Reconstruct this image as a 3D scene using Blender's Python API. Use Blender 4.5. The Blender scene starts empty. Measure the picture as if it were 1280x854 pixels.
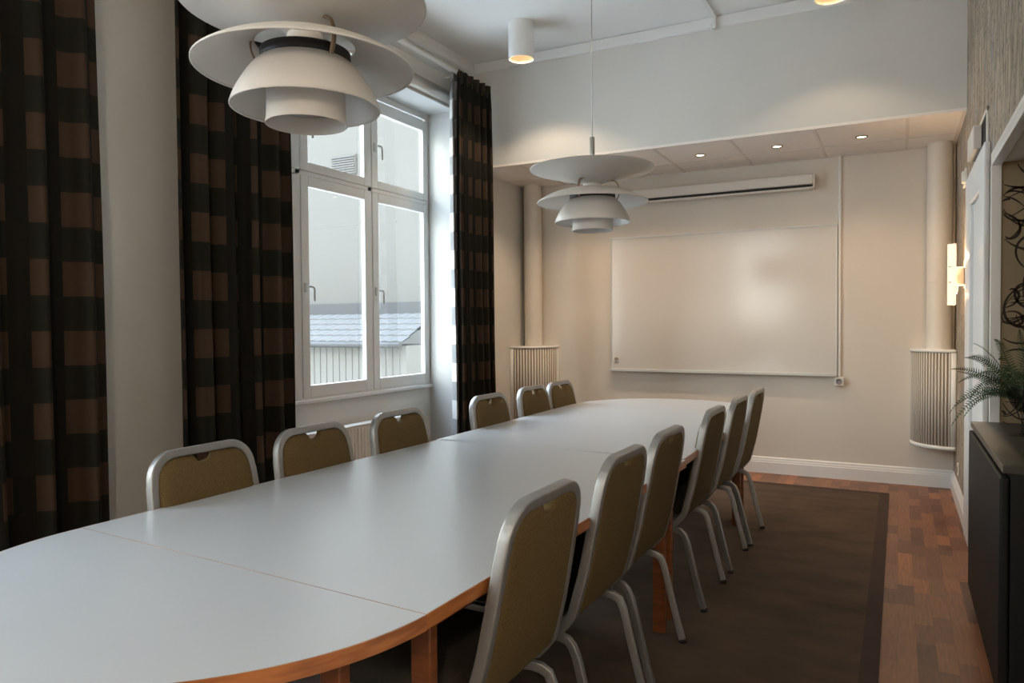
import bpy, bmesh, math, random
from mathutils import Vector, Matrix
random.seed(7)
SC = bpy.context.scene
COL = SC.collection
PI = math.pi

# ------------------------------------------------------------------ helpers
def tag(o, label=None, cat=None, group=None, kind=None):
    if label: o['label'] = label
    if cat: o['category'] = cat
    if group: o['group'] = group
    if kind: o['kind'] = kind
    return o

def empty(name, loc=(0, 0, 0), rz=0.0):
    o = bpy.data.objects.new(name, None)
    COL.objects.link(o)
    o.location = loc
    o.rotation_euler = (0, 0, rz)
    o.empty_display_size = 0.1
    return o

def copy_tree(o, parent=None):
    c = o.copy()
    COL.objects.link(c)
    c.parent = parent
    for ch in list(o.children):
        copy_tree(ch, c)
    return c

class MB:
    """collects shapes into one mesh"""
    def __init__(s):
        s.bm = bmesh.new()
        s.uv = None
    def box(s, x0, x1, y0, y1, z0, z1, mat=0):
        v = [s.bm.verts.new(p) for p in ((x0,y0,z0),(x1,y0,z0),(x1,y1,z0),(x0,y1,z0),(x0,y0,z1),(x1,y0,z1),(x1,y1,z1),(x0,y1,z1))]
        for f in ((3,2,1,0),(4,5,6,7),(0,1,5,4),(1,2,6,5),(2,3,7,6),(3,0,4,7)):
            fc = s.bm.faces.new([v[i] for i in f]); fc.material_index = mat
        return s
    def lathe(s, prof, n=48, c=(0,0,0), closed=True, smooth=True, a0=0.0, a1=2*PI, mat=0):
        full = abs(a1-a0-2*PI) < 1e-6
        m = n if full else n+1
        rings = []
        for i in range(m):
            a = a0 + (a1-a0)*i/n
            rings.append([s.bm.verts.new((c[0]+r*math.cos(a), c[1]+r*math.sin(a), c[2]+z)) for r, z in prof])
        k = len(prof)
        for i in range(n):
            A = rings[i]; B = rings[(i+1) % m]
            for j in range(k if closed else k-1):
                j2 = (j+1) % k
                try:
                    f = s.bm.faces.new((A[j], B[j], B[j2], A[j2])); f.smooth = smooth; f.material_index = mat
                except ValueError: pass
        if not full and closed:
            for R_ in (rings[0][::-1], rings[-1]):
                try: s.bm.faces.new(R_).material_index = mat
                except ValueError: pass
        return s
    def sweep(s, path, sec, ref=(1,0,0), closed=False, smooth=True, cap=True, mat=0):
        """sec: list of (a,b); a along ref axis, b along tangent x ref; parallel transport"""
        P = [Vector(p) for p in path]
        n = len(P)
        T = []
        for i in range(n):
            if closed: t = P[(i+1) % n]-P[i-1]
            else: t = P[min(i+1, n-1)]-P[max(i-1, 0)]
            T.append(t.normalized())
        r = Vector(ref); r = (r - T[0]*r.dot(T[0])).normalized()
        rings = []
        for i in range(n):
            if i:
                q = T[i-1].rotation_difference(T[i]); r = q @ r
                r = (r - T[i]*r.dot(T[i])).normalized()
            b = T[i].cross(r)
            rings.append([s.bm.verts.new(P[i]+r*x+b*y) for x, y in sec])
        k = len(sec)
        for i in range(n if closed else n-1):
            A = rings[i]; B = rings[(i+1) % n]
            for j in range(k):
                f = s.bm.faces.new((A[j], A[(j+1) % k], B[(j+1) % k], B[j])); f.smooth = smooth; f.material_index = mat
        if cap and not closed:
            s.bm.faces.new(rings[0][::-1]).material_index = mat; s.bm.faces.new(rings[-1]).material_index = mat
        return s
    def tube(s, path, r, n=10, **k):
        return s.sweep(path, [(r*math.cos(2*PI*i/n), r*math.sin(2*PI*i/n)) for i in range(n)], **k)
    def prism(s, pts, z0, z1, mat=0):
        a = [s.bm.verts.new((x, y, z0)) for x, y in pts]; b = [s.bm.verts.new((x, y, z1)) for x, y in pts]
        s.bm.faces.new(a[::-1]).material_index = mat; s.bm.faces.new(b).material_index = mat
        n = len(pts)
        for i in range(n): s.bm.faces.new((a[i], a[(i+1) % n], b[(i+1) % n], b[i])).material_index = mat
        return s
    def face(s, pts, mat=0):
        f = s.bm.faces.new([s.bm.verts.new(p) for p in pts]); f.material_index = mat; return s
    def build(s, name, mats, parent=None, bevel=0, seg=2, loc=None, kind=None, autosmooth=None):
        bmesh.ops.recalc_face_normals(s.bm, faces=s.bm.faces[:])
        me = bpy.data.meshes.new(name)
        s.bm.to_mesh(me); s.bm.free()
        for m in (mats if isinstance(mats, (list, tuple)) else [mats]): me.materials.append(m)
        o = bpy.data.objects.new(name, me)
        COL.objects.link(o)
        if parent: o.parent = parent
        if loc: o.location = loc
        if bevel:
            b = o.modifiers.new('bevel', 'BEVEL'); b.width = bevel; b.segments = seg; b.limit_method = 'ANGLE'; b.angle_limit = math.radians(40)
            b.harden_normals = False
        if autosmooth:
            me.shade_smooth() if hasattr(me, 'shade_smooth') else None
            me.set_sharp_from_angle(angle=math.radians(autosmooth))
        if kind: o['kind'] = kind
        return o

def rsec(a, b, r, n=3):
    """rounded rectangle section, half sizes a,b"""
    out = []
    for cx, cy, s0 in ((a-r, b-r, 0), (-(a-r), b-r, 90), (-(a-r), -(b-r), 180), (a-r, -(b-r), 270)):
        for i in range(n+1):
            t = math.radians(s0+90*i/n); out.append((cx+r*math.cos(t), cy+r*math.sin(t)))
    return out

# ------------------------------------------------------------------ materials
def newmat(name):
    m = bpy.data.materials.new(name); m.use_nodes = True
    nt = m.node_tree; return m, nt, nt.nodes['Principled BSDF']

def N(nt, t, **k):
    n = nt.nodes.new(t)
    for a, v in k.items():
        if hasattr(n, a): setattr(n, a, v)
        else: n.inputs[a].default_value = v
    return n

def pbr(name, col, rough=.5, metal=0.0, spec=None, noise=0, nscale=8.0, stretch=(1,1,1), bump=0, bscale=60.0, coat=0, col2=None, trans=0, sheen=0):
    m, nt, b = newmat(name)
    b.inputs['Base Color'].default_value = (*col, 1)
    b.inputs['Roughness'].default_value = rough
    b.inputs['Metallic'].default_value = metal
    if spec is not None: b.inputs['Specular IOR Level'].default_value = spec
    if coat: b.inputs['Coat Weight'].default_value = coat; b.inputs['Coat Roughness'].default_value = .1
    if sheen: b.inputs['Sheen Weight'].default_value = sheen
    tc = N(nt, 'ShaderNodeTexCoord'); mp = N(nt, 'ShaderNodeMapping'); mp.inputs['Scale'].default_value = stretch
    nt.links.new(tc.outputs['Object'], mp.inputs['Vector'])
    if noise or col2:
        no = N(nt, 'ShaderNodeTexNoise'); no.inputs['Scale'].default_value = nscale; no.inputs['Detail'].default_value = 4
        nt.links.new(mp.outputs['Vector'], no.inputs['Vector'])
        mx = N(nt, 'ShaderNodeMix', data_type='RGBA')
        c2 = col2 or tuple(min(1, c*(1-noise)) for c in col)
        mx.inputs['A'].default_value = (*col, 1); mx.inputs['B'].default_value = (*c2, 1)
        cr = N(nt, 'ShaderNodeMapRange'); cr.inputs['From Min'].default_value = .35; cr.inputs['From Max'].default_value = .65
        nt.links.new(no.outputs['Fac'], cr.inputs['Value']); nt.links.new(cr.outputs['Result'], mx.inputs['Factor'])
        nt.links.new(mx.outputs['Result'], b.inputs['Base Color'])
    if bump:
        nb = N(nt, 'ShaderNodeTexNoise'); nb.inputs['Scale'].default_value = bscale; nb.inputs['Detail'].default_value = 3
        nt.links.new(mp.outputs['Vector'], nb.inputs['Vector'])
        bp = N(nt, 'ShaderNodeBump'); bp.inputs['Strength'].default_value = bump; bp.inputs['Distance'].default_value = .01
        nt.links.new(nb.outputs['Fac'], bp.inputs['Height']); nt.links.new(bp.outputs['Normal'], b.inputs['Normal'])
    return m

def emis(name, col, s):
    m, nt, b = newmat(name)
    b.inputs['Base Color'].default_value = (*col, 1)
    b.inputs['Emission Color'].default_value = (*col, 1); b.inputs['Emission Strength'].default_value = s
    return m

M = {}
M['wall'] = pbr('wall_paint', (.66, .645, .605), .6, noise=.04, nscale=1.5, bump=.05, bscale=120)
M['wallwarm'] = pbr('wall_paint_cream', (.66, .61, .54), .5, noise=.03, nscale=1.5, bump=.05, bscale=120)
M['ceil'] = pbr('ceiling_paint', (.80, .81, .79), .7, noise=.03, nscale=1.2)
M['tile'] = pbr('ceiling_tile', (.82, .77, .72), .8, noise=.03, nscale=40)
M['grid'] = pbr('ceiling_grid_metal', (.70, .65, .60), .6)
M['trimw'] = pbr('white_gloss_paint', (.74, .74, .72), .32)
M['winw'] = pbr('window_paint', (.68, .69, .68), .3)
M['winout'] = pbr('window_outer_toned_down', (.19, .19, .18), .5)  # frame colour darkened so the sky-lit outer half does not blow out
M['reveal'] = pbr('reveal_toned_down', (.46, .47, .455), .55)  # wall colour darkened to hold back the overexposed jambs
M['doorw'] = pbr('door_paint', (.70, .71, .72), .5)
M['metal'] = pbr('aluminium', (.36, .36, .355), .42, metal=.72, noise=.08, nscale=30)
M['alu'] = pbr('pale_aluminium', (.60, .60, .58), .4, metal=.3)
M['steel'] = pbr('brushed_steel', (.55, .53, .50), .35, metal=1)
M['handle'] = pbr('handle_grey', (.5, .5, .49), .35)
M['chrome'] = pbr('chrome', (.7, .7, .7), .18, metal=1)
M['bronze'] = pbr('bronze', (.30, .22, .15), .4, metal=.8)
M['rubber'] = pbr('black_rubber', (.02, .02, .02), .6)
M['lampw'] = pbr('lamp_enamel', (.66, .64, .61), .45)
M['lampin'] = pbr('lamp_diffuser', (.5, .5, .49), .6)
M['black'] = pbr('matt_black', (.015, .015, .017), .5)
M['slot'] = pbr('dark_slot', (.008, .008, .008), .7)
M['tabletop'] = pbr('table_laminate', (.455, .48, .50), .28, noise=.02, nscale=3, spec=.5)
M['wood'] = pbr('cherry_wood', (.24, .075, .022), .38, col2=(.15, .045, .013), nscale=6, stretch=(1, 1, 9), coat=.2)
M['woodedge'] = pbr('cherry_edging', (.46, .165, .045), .36, col2=(.28, .09, .025), nscale=9, stretch=(1.2, 1.2, 9), coat=.2)
M['side'] = pbr('charcoal_oak', (.006, .0065, .006), .55, spec=.3, noise=.35, nscale=5, stretch=(8, 1, 1))
M['sidetop'] = pbr('charcoal_top', (.040, .035, .029), .38, noise=.2, nscale=5, stretch=(8, 1, 1))
M['board'] = pbr('whiteboard_enamel', (.61, .59, .555), .15, spec=.75)
M['screen'] = pbr('screen_case', (.66, .62, .57), .4)
M['plastic'] = pbr('white_plastic', (.72, .70, .66), .35)
M['greyplastic'] = pbr('grey_mark', (.22, .20, .18), .6)
M['duct'] = pbr('duct_paint', (.68, .63, .56), .45)
M['grille'] = pbr('grille_paint', (.62, .58, .52), .4)
M['radiator'] = pbr('radiator_paint', (.72, .72, .71), .35)
M['fern'] = pbr('fern_green', (.040, .085, .028), .5, col2=(.016, .040, .016), nscale=20)
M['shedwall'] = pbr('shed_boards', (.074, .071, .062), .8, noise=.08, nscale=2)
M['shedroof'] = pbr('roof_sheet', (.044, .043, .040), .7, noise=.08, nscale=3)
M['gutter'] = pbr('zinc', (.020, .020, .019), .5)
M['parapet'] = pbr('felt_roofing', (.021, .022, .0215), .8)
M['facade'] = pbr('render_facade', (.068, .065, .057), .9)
M['louvre'] = pbr('louvre_metal', (.035, .036, .037), .6)
M['ground'] = pbr('concrete_yard', (.62, .61, .58), .9, noise=.2)
M['bulb'] = emis('warm_lamp', (1.0, .78, .5), 4)
M['lampglow'] = emis('downlight_lens', (1.0, .80, .55), 4)
M['sconce'] = emis('opal_glass', (1.0, .80, .58), .30)
M['goldin'] = pbr('gold_reflector', (.72, .60, .42), .4, metal=.2)

# fabric
def fabric():
    m, nt, b = newmat('olive_upholstery')
    tc = N(nt, 'ShaderNodeTexCoord')
    no = N(nt, 'ShaderNodeTexNoise'); no.inputs['Scale'].default_value = 260; no.inputs['Detail'].default_value = 2
    nt.links.new(tc.outputs['Object'], no.inputs['Vector'])
    cr = N(nt, 'ShaderNodeValToRGB'); cr.color_ramp.elements[0].position = .35; cr.color_ramp.elements[1].position = .7
    cr.color_ramp.elements[0].color = (.095, .062, .023, 1); cr.color_ramp.elements[1].color = (.155, .103, .038, 1)
    nt.links.new(no.outputs['Fac'], cr.inputs['Fac']); nt.links.new(cr.outputs['Color'], b.inputs['Base Color'])
    bp = N(nt, 'ShaderNodeBump'); bp.inputs['Strength'].default_value = .25; bp.inputs['Distance'].default_value = .003
    nt.links.new(no.outputs['Fac'], bp.inputs['Height']); nt.links.new(bp.outputs['Normal'], b.inputs['Normal'])
    b.inputs['Roughness'].default_value = .85; b.inputs['Specular IOR Level'].default_value = .25
    return m
M['fabric'] = fabric()

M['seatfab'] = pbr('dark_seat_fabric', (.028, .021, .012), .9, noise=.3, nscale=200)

def curtain_mat(name, brown, olive, black, ou=0.0, pu=.24, pv=.315, vo=.35, du=.6):
    m, nt, b = newmat(name)
    uv = N(nt, 'ShaderNodeUVMap'); sp = N(nt, 'ShaderNodeSeparateXYZ'); nt.links.new(uv.outputs['UV'], sp.inputs['Vector'])
    def band(sock, per, off, duty):
        a = N(nt, 'ShaderNodeMath', operation='DIVIDE'); nt.links.new(sock, a.inputs[0]); a.inputs[1].default_value = per
        c = N(nt, 'ShaderNodeMath', operation='ADD'); nt.links.new(a.outputs[0], c.inputs[0]); c.inputs[1].default_value = off
        f = N(nt, 'ShaderNodeMath', operation='FRACT'); nt.links.new(c.outputs[0], f.inputs[0])
        l = N(nt, 'ShaderNodeMath', operation='LESS_THAN'); nt.links.new(f.outputs[0], l.inputs[0]); l.inputs[1].default_value = duty
        return l.outputs[0]
    U = band(sp.outputs['X'], pu, ou, du); V = band(sp.outputs['Y'], pv, vo, .5)
    m1 = N(nt, 'ShaderNodeMix', data_type='RGBA'); m1.inputs['A'].default_value = (*olive, 1); m1.inputs['B'].default_value = (*brown, 1)
    nt.links.new(V, m1.inputs['Factor'])
    m2 = N(nt, 'ShaderNodeMix', data_type='RGBA'); nt.links.new(U, m2.inputs['Factor'])
    m3 = N(nt, 'ShaderNodeMix', data_type='RGBA'); m3.inputs['A'].default_value = (*black, 1); m3.inputs['B'].default_value = tuple(.55*c for c in olive)+(1,)
    nt.links.new(V, m3.inputs['Factor'])
    nt.links.new(m3.outputs['Result'], m2.inputs['A']); nt.links.new(m1.outputs['Result'], m2.inputs['B'])
    nt.links.new(m2.outputs['Result'], b.inputs['Base Color'])
    b.inputs['Roughness'].default_value = .8; b.inputs['Specular IOR Level'].default_value = .2
    return m
CB = (.050, .030, .018), (.010, .0098, .0068), (.007, .0063, .0045)
M['curtain1'] = curtain_mat('checked_curtain', *CB, pv=.297, vo=.175, pu=.21, du=.62, ou=.2)
M['curtain2'] = curtain_mat('checked_curtain', *CB, pv=.2945, vo=.131, pu=.19, du=.6, ou=.1)
M['curtain3'] = curtain_mat('checked_curtain', *CB, pv=.305, vo=.262, pu=.105, du=.55, ou=.0)
M['lining'] = curtain_mat('curtain_lining', (.50, .50, .48), (.22, .225, .225), (.30, .30, .30), pv=.305, vo=.262)

def floor_mat():
    m, nt, b = newmat('mixed_parquet')
    tc = N(nt, 'ShaderNodeTexCoord'); mp = N(nt, 'ShaderNodeMapping')
    mp.inputs['Rotation'].default_value = (0, 0, PI/2)
    nt.links.new(tc.outputs['Object'], mp.inputs['Vector'])
    br = N(nt, 'ShaderNodeTexBrick'); br.offset = .37; br.offset_frequency = 3; br.squash = 1.35; br.squash_frequency = 2
    for k, v in dict(Scale=1.0).items(): br.inputs[k].default_value = v
    br.inputs['Brick Width'].default_value = .21; br.inputs['Row Height'].default_value = .068
    br.inputs['Mortar Size'].default_value = .0006; br.inputs['Mortar Smooth'].default_value = .1; br.inputs['Bias'].default_value = 0
    br.inputs['Color1'].default_value = (.0, .0, .0, 1); br.inputs['Color2'].default_value = (1, 1, 1, 1); br.inputs['Mortar'].default_value = (.2, .2, .2, 1)
    nt.links.new(mp.outputs['Vector'], br.inputs['Vector'])
    cr = N(nt, 'ShaderNodeValToRGB'); e = cr.color_ramp.elements
    e[0].position = 0; e[0].color = (.115, .045, .026, 1); e[1].position = 1; e[1].color = (.40, .15, .06, 1)
    x = e.new(.35); x.color = (.19, .075, .038, 1); x = e.new(.6); x.color = (.28, .11, .048, 1); x = e.new(.8); x.color = (.22, .10, .045, 1)
    nt.links.new(br.outputs['Color'], cr.inputs['Fac'])
    mp2 = N(nt, 'ShaderNodeMapping'); mp2.inputs['Scale'].default_value = (30, 2.5, 1); nt.links.new(tc.outputs['Object'], mp2.inputs['Vector'])
    no = N(nt, 'ShaderNodeTexNoise'); no.inputs['Scale'].default_value = 3; no.inputs['Detail'].default_value = 5; nt.links.new(mp2.outputs['Vector'], no.inputs['Vector'])
    mr = N(nt, 'ShaderNodeMapRange'); mr.inputs['From Min'].default_value = .3; mr.inputs['From Max'].default_value = .7; mr.inputs['To Min'].default_value = .75; mr.inputs['To Max'].default_value = 1.15
    nt.links.new(no.outputs['Fac'], mr.inputs['Value'])
    mu = N(nt, 'ShaderNodeMix', data_type='RGBA', blend_type='MULTIPLY'); mu.inputs['Factor'].default_value = 1
    nt.links.new(cr.outputs['Color'], mu.inputs['A']); nt.links.new(mr.outputs['Result'], mu.inputs['B'])
    nt.links.new(mu.outputs['Result'], b.inputs['Base Color'])
    b.inputs['Roughness'].default_value = .42
    return m
M['floor'] = floor_mat()
M['rug'] = pbr('rug_pile', (.100, .062, .036), .95, col2=(.060, .038, .023), nscale=3.4, stretch=(1, 1.8, 1), bump=.4, bscale=180, sheen=.0)
M['rugborder'] = pbr('rug_border', (.055, .030, .020), .9, noise=.2, nscale=6, bump=.3, bscale=180)

def wallpaper():
    m, nt, b = newmat('grained_wallpaper')
    tc = N(nt, 'ShaderNodeTexCoord')
    mp = N(nt, 'ShaderNodeMapping'); mp.inputs['Scale'].default_value = (1, 14, 1.1); nt.links.new(tc.outputs['Object'], mp.inputs['Vector'])
    n1 = N(nt, 'ShaderNodeTexNoise'); n1.inputs['Scale'].default_value = 4; n1.inputs['Detail'].default_value = 4; nt.links.new(mp.outputs['Vector'], n1.inputs['Vector'])
    cr = N(nt, 'ShaderNodeValToRGB'); e = cr.color_ramp.elements
    e[0].position = .36; e[0].color = (.19, .14, .095, 1); e[1].position = .62; e[1].color = (.46, .38, .29, 1)
    nt.links.new(n1.outputs['Fac'], cr.inputs['Fac'])
    # dark squiggles
    mp2 = N(nt, 'ShaderNodeMapping'); mp2.inputs['Scale'].default_value = (1, 5, 2.2); nt.links.new(tc.outputs['Object'], mp2.inputs['Vector'])
    w = N(nt, 'ShaderNodeTexWave', wave_type='BANDS', bands_direction='DIAGONAL'); w.inputs['Scale'].default_value = 4.2; w.inputs['Distortion'].default_value = 7; w.inputs['Detail'].default_value = 2; w.inputs['Detail Scale'].default_value = 2.5
    nt.links.new(mp2.outputs['Vector'], w.inputs['Vector'])
    n2 = N(nt, 'ShaderNodeTexNoise'); n2.inputs['Scale'].default_value = 3.0; nt.links.new(mp2.outputs['Vector'], n2.inputs['Vector'])
    a = N(nt, 'ShaderNodeMath', operation='LESS_THAN'); a.inputs[1].default_value = .24; nt.links.new(w.outputs['Fac'], a.inputs[0])
    c = N(nt, 'ShaderNodeMath', operation='GREATER_THAN'); c.inputs[1].default_value = .50; nt.links.new(n2.outputs['Fac'], c.inputs[0])
    mu = N(nt, 'ShaderNodeMath', operation='MULTIPLY'); nt.links.new(a.outputs[0], mu.inputs[0]); nt.links.new(c.outputs[0], mu.inputs[1])
    mx = N(nt, 'ShaderNodeMix', data_type='RGBA'); mx.inputs['B'].default_value = (.07, .06, .05, 1)
    nt.links.new(cr.outputs['Color'], mx.inputs['A']); nt.links.new(mu.outputs[0], mx.inputs['Factor'])
    # occasional blue flecks
    mp3 = N(nt, 'ShaderNodeMapping'); mp3.inputs['Scale'].default_value = (1, 9, 2.6); mp3.inputs['Location'].default_value = (0, 3.3, 1.7); nt.links.new(tc.outputs['Object'], mp3.inputs['Vector'])
    n3 = N(nt, 'ShaderNodeTexNoise'); n3.inputs['Scale'].default_value = 1.5; nt.links.new(mp3.outputs['Vector'], n3.inputs['Vector'])
    mr = N(nt, 'ShaderNodeMapRange'); mr.inputs['From Min'].default_value = .64; mr.inputs['From Max'].default_value = .70; nt.links.new(n3.outputs['Fac'], mr.inputs['Value'])
    m2 = N(nt, 'ShaderNodeMix', data_type='RGBA'); m2.inputs['B'].default_value = (.17, .22, .34, 1)
    nt.links.new(mx.outputs['Result'], m2.inputs['A']); nt.links.new(mr.outputs['Result'], m2.inputs['Factor'])
    nt.links.new(m2.outputs['Result'], b.inputs['Base Color'])
    b.inputs['Roughness'].default_value = .6
    return m
M['paper'] = wallpaper()
M['swirlbase'] = pbr('tan_wallpaper', (.36, .27, .165), .6, noise=.1, nscale=3)
M['swirl'] = pbr('swirl_print', (.028, .016, .010), .4)

def glass_mat(name, tint=(.95, .97, .96), rough=0.0):
    m = bpy.data.materials.new(name); m.use_nodes = True; nt = m.node_tree; nt.nodes.clear()
    out = N(nt, 'ShaderNodeOutputMaterial'); tr = N(nt, 'ShaderNodeBsdfTransparent'); tr.inputs['Color'].default_value = (*tint, 1)
    gl = N(nt, 'ShaderNodeBsdfGlossy'); gl.inputs['Roughness'].default_value = rough; gl.inputs['Color'].default_value = (1, 1, 1, 1)
    fr = N(nt, 'ShaderNodeFresnel'); fr.inputs['IOR'].default_value = 1.45
    ge = N(nt, 'ShaderNodeNewGeometry'); su = N(nt, 'ShaderNodeMath', operation='SUBTRACT'); su.inputs[0].default_value = 1; nt.links.new(ge.outputs['Backfacing'], su.inputs[1])
    mu = N(nt, 'ShaderNodeMath', operation='MULTIPLY'); nt.links.new(fr.outputs[0], mu.inputs[0]); nt.links.new(su.outputs[0], mu.inputs[1])
    mx = N(nt, 'ShaderNodeMixShader'); nt.links.new(mu.outputs[0], mx.inputs[0]); nt.links.new(tr.outputs[0], mx.inputs[1]); nt.links.new(gl.outputs[0], mx.inputs[2])
    nt.links.new(mx.outputs[0], out.inputs['Surface'])
    return m
M['glass'] = glass_mat('window_glass')
M['vglass'] = glass_mat('vase_glass', (.76, .79, .80), .03)

# ------------------------------------------------------------------ room dimensions
XL, XR = -3.33, 0.38          # left (window) wall and right (wallpaper) wall
YF, YB = -2.60, 6.62          # front wall behind the camera, whiteboard wall
ZC = 3.575                    # high ceiling
YK, ZK = 5.595, 2.66          # bulkhead face and lowered ceiling
W2 = (2.98, 5.32)             # window recess in view
W1 = (-0.75, 1.55)            # nearer window recess
XW = -3.62                    # window plane
ZT = 3.115                    # recess head

b = MB(); b.box(XL-.6, XR+.9, YF-.3, YB+.3, -.15, 0); b.build('floor', M['floor'], kind='structure')
b = MB(); b.box(XL-.6, XR+.9, YF-.3, YB+.3, ZC, ZC+.2); b.build('ceiling', M['ceil'], kind='structure')
b = MB(); b.box(XL-.6, XR+.9, YB, YB+.3, 0, ZC); b.build('wall_back', M['wallwarm'], kind='structure')
W3 = (-3.10, -2.0)            # added window behind the camera, there to bring in fill light
b = MB()
b.box(XL-.6, W3[0], YF-.3, YF, 0, ZC); b.box(W3[1], XR+.9, YF-.3, YF, 0, ZC); b.box(W3[0], W3[1], YF-.3, YF, 0, 1.2); b.box(W3[0], W3[1], YF-.3, YF, 3.1, ZC)
b.build('wall_front', M['wall'], kind='structure')

# left wall with two recesses that run down to the floor
b = MB()
XO = XL-.352
for y0, y1 in ((YF, W1[0]), (W1[1], W2[0]), (W2[1], YB)): b.box(XO, XL, y0, y1, 0, ZC)
for w in (W1, W2):
    b.box(XO, XL, w[0], w[1], ZT, ZC)
    b.box(XO, XW-.0, w[0], w[1], 0, .775)
b.build('wall_left', M['wall'], kind='structure')

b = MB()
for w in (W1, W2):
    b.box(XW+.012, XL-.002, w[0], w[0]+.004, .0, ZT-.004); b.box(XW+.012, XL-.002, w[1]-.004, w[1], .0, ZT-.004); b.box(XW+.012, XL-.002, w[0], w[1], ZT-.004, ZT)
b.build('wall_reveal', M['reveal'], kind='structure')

# right wall with the sideboard niche
b = MB()
NY0, NY1, NZ = 2.35, 4.00, 2.03
b.box(XR, XR+.9, NY1, YB, 0, ZC); b.box(XR, XR+.9, NY0, NY1, NZ, ZC)
b.box(XR+.72, XR+.9, NY0, NY1, 0, NZ)
b.build('wall_right', M['paper'], kind='structure')
b = MB(); b.box(XR, XR+.9, YF, NY0, 0, ZC); b.build('wall_right', M['wallwarm'], kind='structure')  # unseen near stretch kept pale to bounce light onto the window wall

# bulkhead with lowered tile ceiling
b = MB(); b.box(XL, XR, YK, YB, ZK+.02, ZC); b.build('ceiling_bulkhead', M['wall'], kind='structure')
b = MB(); b.box(XL, XR, YK+.0, YB, ZK, ZK+.02)
b.build('ceiling_tiles', M['tile'], kind='structure')
b = MB()
gx = [-.0+.045-.585*k for k in range(6)]
for x in gx: b.box(x-.011, x+.011, YK+.004, YB, ZK-.003, ZK)
b.box(XL, XR, 6.205, 6.227, ZK-.0035, ZK)
b.box(XL, XL+.02, YK+.004, YB, ZK-.004, ZK); b.box(XR-.025, XR, YK+.004, YB, ZK-.006, ZK); b.box(XL, XR, YB-.02, YB, ZK-.004, ZK)
b.build('ceiling_grid', M['grid'], kind='structure')

# cornices
def strip_y(x0, prof, y0, y1, sgn=1):
    b = MB()
    A = [b.bm.verts.new((x0+sgn*dx, y0, z)) for dx, z in prof]; B = [b.bm.verts.new((x0+sgn*dx, y1, z)) for dx, z in prof]
    n = len(prof)
    for i in range(n): b.bm.faces.new((A[i], A[(i+1) % n], B[(i+1) % n], B[i]))
    b.bm.faces.new(A[::-1]); b.bm.faces.new(B); return b
prof = [(0, ZC), (.035, ZC), (.035, ZC-.03), (.028, ZC-.038), (.028, ZC-.085), (.014, ZC-.095), (0, ZC-.095)]
strip_y(XL, prof, YF, YK).build('trim_1', M['trimw'], kind='structure')
prof = [(0, 3.44), (.030, 3.43), (.034, 3.415), (.028, 3.395), (.012, 3.38), (0, 3.372)]
strip_y(XL, prof, YF, YK).build('trim_2', M['trimw'], kind='structure')
def strip_x(y0, prof, x0, x1, sgn=-1):
    b = MB()
    A = [b.bm.verts.new((x0, y0+sgn*d, z)) for d, z in prof]; B = [b.bm.verts.new((x1, y0+sgn*d, z)) for d, z in prof]
    n = len(prof)
    for i in range(n): b.bm.faces.new((A[i], A[(i+1) % n], B[(i+1) % n], B[i]))
    b.bm.faces.new(A[::-1]); b.bm.faces.new(B); return b
prof = [(0, ZC-.004), (.022, ZC-.004), (.022, ZC-.078), (.014, ZC-.085), (0, ZC-.085)]
strip_x(YK, prof, XL+.036, XR).build('trim_3', M['trimw'], kind='structure')
# skirting
sk = [(0, 0), (.022, 0), (.022, .095), (.018, .100), (.018, .108), (.012, .122), (.012, .130), (.004, .140), (0, .140)]
strip_x(YB, sk, XL, XR).build('baseboard_back', M['trimw'], kind='structure')
strip_y(XR, sk, 5.20, YB-.022, -1).build('baseboard_right', M['trimw'], kind='structure')
b = strip_y(XL, sk, W1[1], W2[0], 1); b.build('baseboard_left', M['trimw'], kind='structure')
strip_y(XL, sk, W2[1], YB-.022, 1).build('baseboard_left', M['trimw'], kind='structure')

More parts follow.
